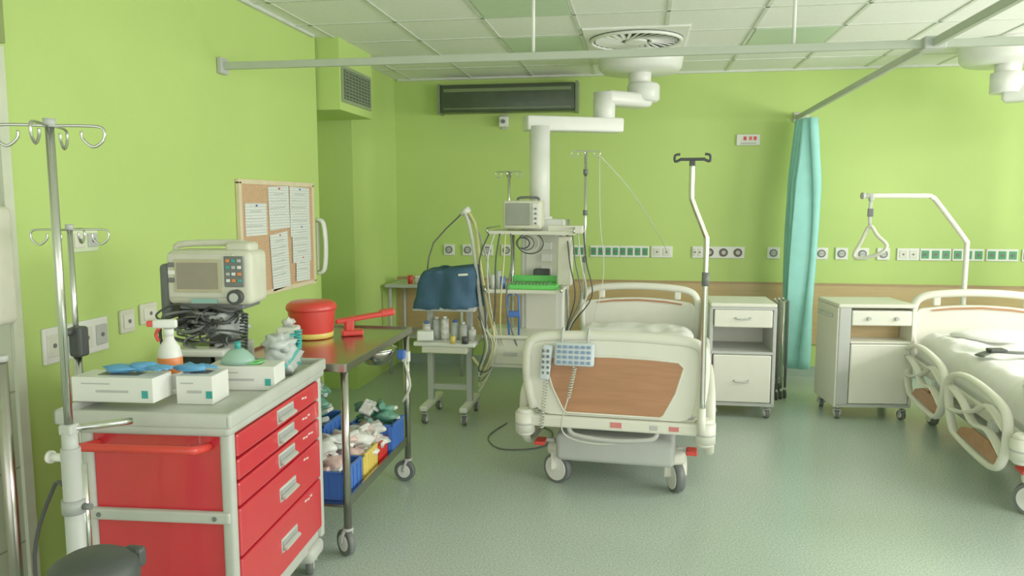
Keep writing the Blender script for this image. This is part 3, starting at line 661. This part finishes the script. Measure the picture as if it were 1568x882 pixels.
def basket(c,s,mat,fillm,rz=0,n=18,top=.16):
    K=G('supply_basket',(c[0],c[1],c[2]),rz)
    w,d,hh=s
    bx(K,'base',-w/2,w/2,-d/2,d/2,0,.006,mat)
    for a in (-1,1):
        box(K,'wall_x%d'%a,(a*w/2,0,hh/2),(.006,d,hh),mat); box(K,'wall_y%d'%a,(0,a*d/2,hh/2),(w,.006,hh),mat)
        box(K,'rim_x%d'%a,(a*w/2,0,hh),(.016,d+.016,.01),mat,.003); box(K,'rim_y%d'%a,(0,a*d/2,hh),(w+.016,.016,.01),mat,.003)
        for q in range(6): box(K,'rib_%d_%d'%(a,q),(-w/2+w*(q+.5)/6,a*(d/2+.004),hh/2),(.006,.006,hh*.85),mat)
        for q in range(5): box(K,'ribx_%d_%d'%(a,q),(a*(w/2+.004),-d/2+d*(q+.5)/5,hh/2),(.006,.006,hh*.85),mat)
    for q in range(n):
        m=fillm[q%len(fillm)]; f=q/n
        px,py=random.uniform(-w*.34,w*.34)*(1-.4*f),random.uniform(-d*.36,d*.36)*(1-.3*f)
        z=hh*.75+top*f
        if q%3==0: blob(K,'pack_%d'%q,(px,py,z),(.14,.11,.07),m,.35,5,2,q)
        elif q%3==1: box(K,'packet_%d'%q,(px,py,z),(.11,.07,.02),m,.006,rot=(random.uniform(-35,35),random.uniform(-35,35),random.uniform(0,180)))
        else: 
            a=random.uniform(0,6.28); e=random.uniform(-.4,.4); v=Vector((math.cos(a),math.sin(a),e))*.05
            cyl(K,'roll_%d'%q,Vector((px,py,z))-v,Vector((px,py,z))+v,.018,m,seg=12)
basket((-1.455,3.37,.252),(.24,.24,.13),BLUE,[PACK,BAG,PACKP,WHITE])
basket((-1.45,3.63,.252),(.22,.2,.12),YEL,[WHITE,PACK,BEIGE,PACKP],top=.12)
basket((-1.45,3.82,.252),(.22,.13,.11),REDP,[PACK,WHITE,PACKP],top=.10)
basket((-1.44,4.02,.252),(.24,.2,.16),BLUE,[BAGG,PACK,BAGG],top=.14)
basket((-1.70,3.42,.252),(.2,.3,.22),BLUE,[PACK,BAG,PACKP],n=24,top=.28)
basket((-1.70,3.80,.252),(.2,.3,.22),BLUE,[BAGG,PACK,BAG],n=24,top=.24)
rc=G('sharps_container',(-1.74,3.86,.902))
lathe(rc,'bucket',[(.0,0),(.105,0),(.112,.02),(.125,.15),(.125,.155)],(0,0,0),REDP,seg=32)
lathe(rc,'lid',[(.132,.15),(.135,.16),(.13,.18),(.11,.195),(.03,.2),(0,.2)],(0,0,0),REDP,seg=32)
lathe(rc,'yellow_base_reflection',[(.108,.003),(.112,.005),(.1145,.03),(.112,.032)],(0,0,0),YEL,seg=32)  # yellowish reflection around the bucket foot, put in as a coloured band
kt=G('red_arm_board',(-1.50,4.0,.135),0); kt.scale=(.85,.85,.85)
box(kt,'handle',(-.01,.0,1.012),(.07,.34,.03),REDP,.01,rot=(7,0,-60)); box(kt,'grip',(.13,.085,1.035),(.08,.1,.045),REDP,.014,rot=(7,0,-60)); box(kt,'base',(-.06,-.05,.92),(.1,.14,.035),REDP,.012,rot=(0,0,-60)); box(kt,'riser',(-.08,-.05,.965),(.06,.06,.08),REDP,.012,rot=(0,0,-60))
wb=G('tissue_box',(-1.72,3.54,.901),15); box(wb,'body',(0,0,.055),(.1,.12,.11),WHITE,.012); box(wb,'slot',(0,0,.112),(.05,.07,.006),GREY); blob(wb,'tissue',(0,0,.13),(.06,.05,.05),PACK,.4,5,2,3)

# ---------------------------------------------------------------- crash cart
cc=G('emergency_crash_cart',(-1.585,2.64,0),4)
CG=pm('cart_grey',(178,182,172),.4)
cx,cy=.24,.41
bx(cc,'core',-cx+.02,cx-.02,-cy+.02,cy-.02,.2,.87,pm('cart_dark',(96,16,22),.5))
for sx in (-1,1):
    for sy in (-1,1): bx(cc,'post_%d%d'%(sx,sy),sx*cx-.02,sx*cx+.02,sy*cy-.02,sy*cy+.02,.16,.88,CG,.012,3)
bx(cc,'side_panel_front',-cx+.02,cx-.02,-cy-.006,-cy+.02,.2,.87,RED,.004); bx(cc,'side_panel_back',-cx+.02,cx-.02,cy-.02,cy+.006,.2,.87,RED,.004)
bx(cc,'back_panel',-cx-.006,-cx+.02,-cy+.02,cy-.02,.2,.87,RED)
bx(cc,'side_band',-cx-.01,cx+.01,-cy-.03,-cy-.004,.575,.615,CG,.008)
for sx in (-1,1): cyl(cc,'band_bolt%d'%sx,(sx*.2,-cy-.034,.595),(sx*.2,-cy-.029,.595),.008,DGREY,seg=10)
bx(cc,'plinth',-cx,cx,-cy,cy,.14,.2,CG,.01)
zs=[(.785,.865),(.705,.78),(.615,.70),(.44,.61),(.215,.435)]
for i,(a,b) in enumerate(zs):
    bx(cc,'drawer_%d'%(i+1),cx-.01,cx+.022,-cy+.024,cy-.024,a+.002,b-.002,RED,.006)
    zc=(a+b)/2
    yc=.02
    tube(cc,'handle_%d'%(i+1),[(cx+.02,yc-.075,zc-.022),(cx+.02,yc-.075,zc+.022),(cx+.02,yc+.075,zc+.022),(cx+.02,yc+.075,zc-.022)],.007,CG,cyc=True,seg=6)
    box(cc,'handle_plate_%d'%(i+1),(cx+.024,yc,zc),(.004,.14,.045),MGREY); box(cc,'handle_lip_%d'%(i+1),(cx+.034,yc,zc-.008),(.02,.14,.012),CG,.004,rot=(0,25,0))
    for q in range(2+i%3):
        box(cc,'label_%d_%d'%(i,q),(cx+.023,.20+.03*q,b-.03-.004*(q%2)),(.002,.018,.006),WHITE)
bx(cc,'worktop',-cx-.08,cx+.03,-cy-.04,cy+.04,.87,.925,CG,.02,3)
for nm,a in (('rim_r',(cx+.012,cx+.035,-cy-.045,cy+.045)),('rim_l',(-cx-.09,-cx-.07,-cy-.045,cy+.045)),('rim_n',(-cx-.09,cx+.035,-cy-.045,-cy-.025)),('rim_f',(-cx-.09,cx+.035,cy+.025,cy+.045))):
    bx(cc,nm,a[0],a[1],a[2],a[3],.90,.95,CG,.01,3)
tube(cc,'push_handle',[(-cx+.04,-cy-.005,.83),(-cx+.04,-cy-.09,.845),(-cx+.07,-cy-.11,.85),(cx-.1,-cy-.11,.85),(cx-.06,-cy-.09,.845),(cx-.06,-cy-.005,.83)],.014,REDP,n=4,seg=10)
for sx in (-1,1):
    for sy in (-1,1): caster(cc,'caster_%d%d'%(sx,sy),sx*(cx-.03),sy*(cy-.05),.06,.15,rz=20*sx,hub=GREY,w=.032); 
box(cc,'caster_hood',(cx-.02,cy-.08,.13),(.09,.15,.07),CG,.025,seg=3)
def glovebox(c,s,rz,mat=WHITE):
    g=G('glove_box',c,rz); box(g,'carton',(0,0,s[2]/2),s,mat,.003); box(g,'print',(0,-s[1]/2-.0008,s[2]*.45),(s[0]*.4,.0016,s[2]*.1),GREY); box(g,'size_mark',(s[0]*.4,-s[1]/2-.001,s[2]*.35),(.022,.002,.026),TEALP); box(g,'slot',(0,0,s[2]+.0008),(s[0]*.5,s[1]*.4,.0016),DGREY)
    box(g,'stripe',(-s[0]*.2,-s[1]/2-.0008,s[2]*.75),(s[0]*.35,.0016,s[2]*.05),GREY)
glovebox((-1.75,2.335,.952),(.29,.12,.085),4); glovebox((-1.52,2.45,.926),(.13,.13,.10),6); glovebox((-1.47,2.66,.926),(.26,.12,.09),8)
gl=G('nitrile_gloves'); 
for k,(x,y,z,rz) in enumerate(((-1.76,2.34,1.052,20),(-1.68,2.36,1.056,-15),(-1.56,2.44,1.04,40))):
    blob(gl,'palm_%d'%k,(x,y,z+.004),(.12,.07,.03),GLOVE,.3,5,2,k,flat=1.039 if k<2 else 1.029)
    for f in range(4):
        a=rad(rz-30+f*20); tube(gl,'finger_%d_%d'%(k,f),[(x,y,z),(x+.06*math.cos(a),y+.04*math.sin(a),z+.008),(x+.1*math.cos(a+.2),y+.06*math.sin(a+.2),z-.0)],.009,GLOVE,n=3,rb=.004,up=(0,0,1))
sp=G('spray_bottle',(-1.69,2.52,.926),20)
lathe(sp,'body',[(0,0),(.038,0),(.042,.01),(.042,.12),(.035,.155),(.018,.18),(.015,.2)],(0,0,.02),WHITE)
lathe(sp,'label',[(.0425,.06),(.0432,.062),(.0432,.115),(.0425,.117)],(0,0,.02),ORANGE)
lathe(sp,'base',[(.03,0),(.04,0),(.04,.022),(.03,.022)],(0,0,0),WHITE)
cyl(sp,'collar',(0,0,.215),(0,0,.24),.018,WHITE); box(sp,'head',(-.012,0,.258),(.085,.024,.032),WHITE,.008,seg=3); box(sp,'nozzle',(-.062,0,.26),(.022,.022,.022),REDP,.004); tube(sp,'trigger',[(-.03,0,.245),(-.045,0,.22),(-.035,0,.195)],.006,REDP,n=3,rb=.009,up=(0,1,0))
# defibrillator
de=G('defibrillator_monitor',(-1.71,2.9,1.2),6); de.scale=(.88,.88,.88)
def dbox(n,c,s,m,b=.0,seg=2): 
    return box(de,n,c,s,m,b,seg=seg)
dbox('case',(0,0,.14),(.40,.2,.25),BEIGE,.03,3); dbox('bezel',(-.03,-.102,.15),(.31,.012,.2),pm('defib_grey',(198,198,178),.45),.01)
dbox('screen_frame',(-.045,-.11,.15),(.22,.008,.15),pm('defib_frame',(176,170,136),.5),.006); dbox('screen',(-.045,-.115,.15),(.19,.004,.12),pm('defib_screen',(134,126,108),.25))
dbox('key_panel',(.125,-.112,.17),(.09,.01,.14),DGREY,.006)
for r in range(4):
    for c in range(3): dbox('button_%d%d'%(r,c),(.1+c*.026,-.12,.22-r*.03),(.018,.006,.014),(ORANGE,TEALP,GREY,WHITE)[(r+c)%4],.003)
cyl(de,'dial',(.13,-.135,.055),(.13,-.1,.055),.034,BLACK,seg=24); cyl(de,'dial_cap',(.13,-.14,.055),(.13,-.134,.055),.02,GREY)
dbox('sticker',(-.02,-.103,.035),(.12,.012,.02),pm('sticker_teal',(130,176,168),.5))
for k in range(3): dbox('port_%d'%k,(-.165,-.11,.2-k*.035),(.035,.01,.022),(DGREY,WHITE,DGREY)[k],.004)
tube(de,'handle',[(-.19,.0,.24),(-.18,0,.285),(0,0,.295),(.13,0,.29),(.14,0,.26)],.016,BEIGE,n=4,seg=10); dbox('handle_r',(.12,0,.275),(.12,.12,.05),BEIGE,.02,3)
dbox('side_pouch',(-.225,.02,.07),(.05,.18,.26),DGREY,.02,3)
dbox('stand_top',(0,.02,.005),(.3,.2,.025),DGREY,.006); dbox('stand_post',(0,.04,-.15),(.12,.08,.29),DGREY,.01); dbox('stand_base',(-.02,.03,-.298),(.28,.2,.022),DGREY,.006); dbox('charger',(-.09,-.0,-.235),(.14,.14,.1),BLACK,.012); dbox('recorder_module',(.07,-.01,-.225),(.14,.14,.12),GREY,.012)
dbox('paper_roll_tray',(-.05,-.1,-.20),(.26,.1,.035),WHITE,.012,3)
random.seed(3)
for k in range(16):
    c=Vector((random.uniform(-.15,.07),-.10,random.uniform(-.16,-.02))); R=random.uniform(.035,.08)
    pts=[c+Vector((R*1.4*math.cos(a),random.uniform(-.045,.045),R*.55*math.sin(a)+random.uniform(-.012,.012))) for a in [q*math.pi/4 for q in range(8)]]
    tube(de,'cable_%d'%k,pts,.005 if k%3 else .008,(BLACK,BLACK,DGREY,BLACK,DGREY)[k%5],n=4,cyc=True)
blob(de,'lead_pouch',(.06,-.05,-.07),(.18,.12,.12),BAG,.4,5,3,6); blob(de,'lead_pouch_b',(-.1,-.02,-.06),(.16,.1,.12),BLACK,.4,5,3,9)
coil(de,'coiled_lead',(.16,-.1,-.02),(.15,-.1,-.2),.016,12,.005,BLACK)
tube(de,'drop_lead',[(-.22,0,.05),(-.28,-.02,-.1),(-.24,-.05,-.22),(-.1,-.12,-.26)],.008,BLACK,n=5)
bg=G('oxygen_mask_kit',(-1.435,2.87,.927))
blob(bg,'bag',(0,.02,.06),(.13,.2,.14),BAG,.3,4,3,5,flat=0); blob(bg,'bag_b',(.0,-.0,.13),(.11,.11,.08),BAG,.35,5,3,8)
tube(bg,'tubing',[(.03,-.05,.03),(.05,.02,.08),(.05,.08,.12),(.02,.07,.15),(-.02,-.02,.1)],.010,TEALP,n=5); coil(bg,'corrugated_tube',(.045,.06,.03),(.04,.09,.17),.014,12,.0045,TEALP)
mk=G('face_mask',(-1.5,2.66,1.019)); lathe(mk,'dome',[(.055,0),(.05,.02),(.03,.045),(.012,.055)],(0,0,0),pm('mask_green',(160,206,186),.3,alpha=.7),sx=1.2); cyl(mk,'port',(0,0,.05),(0,0,.08),.012,TEALP); tube(mk,'strap',[(.06,0,.005),(.09,.03,.008),(.1,-.02,.006),(.06,-.04,.005)],.003,LIME,n=4)

# ---------------------------------------------------------------- IV stands at left
iv=G('iv_drip_stand',(-1.585,1.88,0))
cyl(iv,'pole',(0,0,.95),(0,0,1.835),.0115,CHROME); cyl(iv,'tip',(0,0,1.825),(0,0,1.848),.016,GREY)
hooks(iv,'hook',0,0,1.828,.13,CHROME,4,22,.0042)
cyl(iv,'lower_tube',(0,0,.06),(0,0,.93),.026,GREY,seg=24); cyl(iv,'collar',(0,0,.90),(0,0,.98),.021,GREY); cyl(iv,'collar_low',(0,0,.74),(0,0,.78),.032,MGREY); cyl(iv,'collar_low2',(0,0,.57),(0,0,.60),.034,MGREY)
for sx in (-1,1): cyl(iv,'side_tube%d'%sx,(sx*.02,.02,.5),(sx*.02,.02,.88),.012,CHROME)
for z in (.6,.76): cyl(iv,'screw%d'%int(z*10),(.03,0,z),(.055,0,z),.01,DGREY,seg=10)
cyl(iv,'knob',(-.02,0,.9),(-.06,0,.9),.012,WHITE); cyl(iv,'knob_cap',(-.06,0,.9),(-.07,0,.9),.018,WHITE)
tube(iv,'cart_clamp',[(0,0,.985),(.06,.05,.985),(.11,.12,.98)],.01,CHROME,n=2); box(iv,'clamp_block',(0,0,.985),(.04,.04,.03),GREY,.006)
for k in range(5):
    a=2*math.pi*k/5+.3; tube(iv,'leg_%d'%k,[(0,0,.10),(.13*math.cos(a),.13*math.sin(a),.09),(.22*math.cos(a),.22*math.sin(a),.07)],.014,GREY,n=3); cyl(iv,'wheel_%d'%k,(.22*math.cos(a)-.01,.22*math.sin(a),.03),(.22*math.cos(a)+.01,.22*math.sin(a),.03),.03,BLACK)
tube(iv,'power_lead',[(-.03,0,.82),(-.08,.02,.8),(-.14,.0,.6),(-.12,.0,.3),(-.15,.05,.05)],.006,BLACK,n=6)
iv2=G('iv_drip_stand',(-2.02,2.46,0))
cyl(iv2,'pole',(0,0,.95),(0,0,1.535),.010,CHROME); hooks(iv2,'hook',0,0,1.525,.125,CHROME,4,18,.004); cyl(iv2,'tip',(0,0,1.525),(0,0,1.545),.014,GREY)
cyl(iv2,'lower',(0,0,.08),(0,0,1.1),.016,CHROME); box(iv2,'clamp',(.01,0,1.12),(.05,.05,.11),BLACK,.01); cyl(iv2,'knob',(0,-.02,1.16),(.0,-.06,1.16),.014,BLACK)
for k in range(5):
    a=2*math.pi*k/5+.5; tube(iv2,'leg_%d'%k,[(0,0,.11),(.1*math.cos(a),.1*math.sin(a),.10),(.16*math.cos(a),.16*math.sin(a),.07)],.012,GREY,n=3); cyl(iv2,'wheel_%d'%k,(.16*math.cos(a)-.01,.16*math.sin(a),.03),(.16*math.cos(a)+.01,.16*math.sin(a),.03),.03,BLACK)
dp=G('steel_stand_pole',(-2.0,2.1,0)); cyl(dp,'pole',(0,0,.02),(0,0,1.12),.02,STEEL); cyl(dp,'cap',(0,0,1.12),(0,0,1.14),.022,GREY); cyl(dp,'base',(0,0,0),(0,0,.03),.09,GREY)
wbin=G('black_waste_bin',(-1.225,1.50,0))
lathe(wbin,'bucket',[(0,0),(.075,0),(.08,.02),(.09,.755),(.092,.765)],(0,0,0),BLACK,seg=28)
lathe(wbin,'lid',[(.097,.755),(.098,.775),(.09,.80),(.06,.818),(0,.824)],(0,0,0),BLACK,seg=28); box(wbin,'pedal',(0,-.1,.03),(.08,.06,.015),DGREY,.004); box(wbin,'lid_hinge',(.05,.075,.785),(.05,.03,.05),BLACK,.01)
# ---------------------------------------------------------------- light
w=bpy.data.worlds.new('world'); bpy.context.scene.world=w; w.use_nodes=True
bgN=w.node_tree.nodes['Background']; bgN.inputs['Color'].default_value=(1,.99,.96,1); bgN.inputs['Strength'].default_value=2.5
def area(name,loc,rot,sx,sy,e,col=(1,1,1)):
    l=bpy.data.lights.new(name,'AREA'); l.shape='RECTANGLE'; l.size=sx; l.size_y=sy; l.energy=e; l.color=col
    o=bpy.data.objects.new(name,l); o.location=loc; o.rotation_euler=[rad(a) for a in rot]; return link(o)
area('window_daylight',(4.6,1.05,1.7),(0,90,0),1.4,3.6,190,(1,.985,.93))
area('window_daylight_far',(4.6,4.75,1.85),(0,90,0),1.1,1.7,165,(1,.985,.93))
s=bpy.data.lights.new('sun','SUN'); s.energy=2.0; s.angle=rad(6); s.color=(1,.98,.92)
so_=bpy.data.objects.new('sun',s); so_.rotation_euler=Vector((.85,-.2,.5)).to_track_quat('Z','Y').to_euler(); link(so_)
# ---------------------------------------------------------------- camera
cd=bpy.data.cameras.new('camera'); cd.lens=27; cd.sensor_width=36; cd.clip_end=100
co=bpy.data.objects.new('camera',cd); co.location=(0,0,1.62); co.rotation_euler=(rad(90-6.3),0,rad(9.5)); link(co)
bpy.context.scene.camera=co
vs=bpy.context.scene.view_settings; vs.view_transform='Standard'; vs.exposure=-.5; vs.gamma=1.28
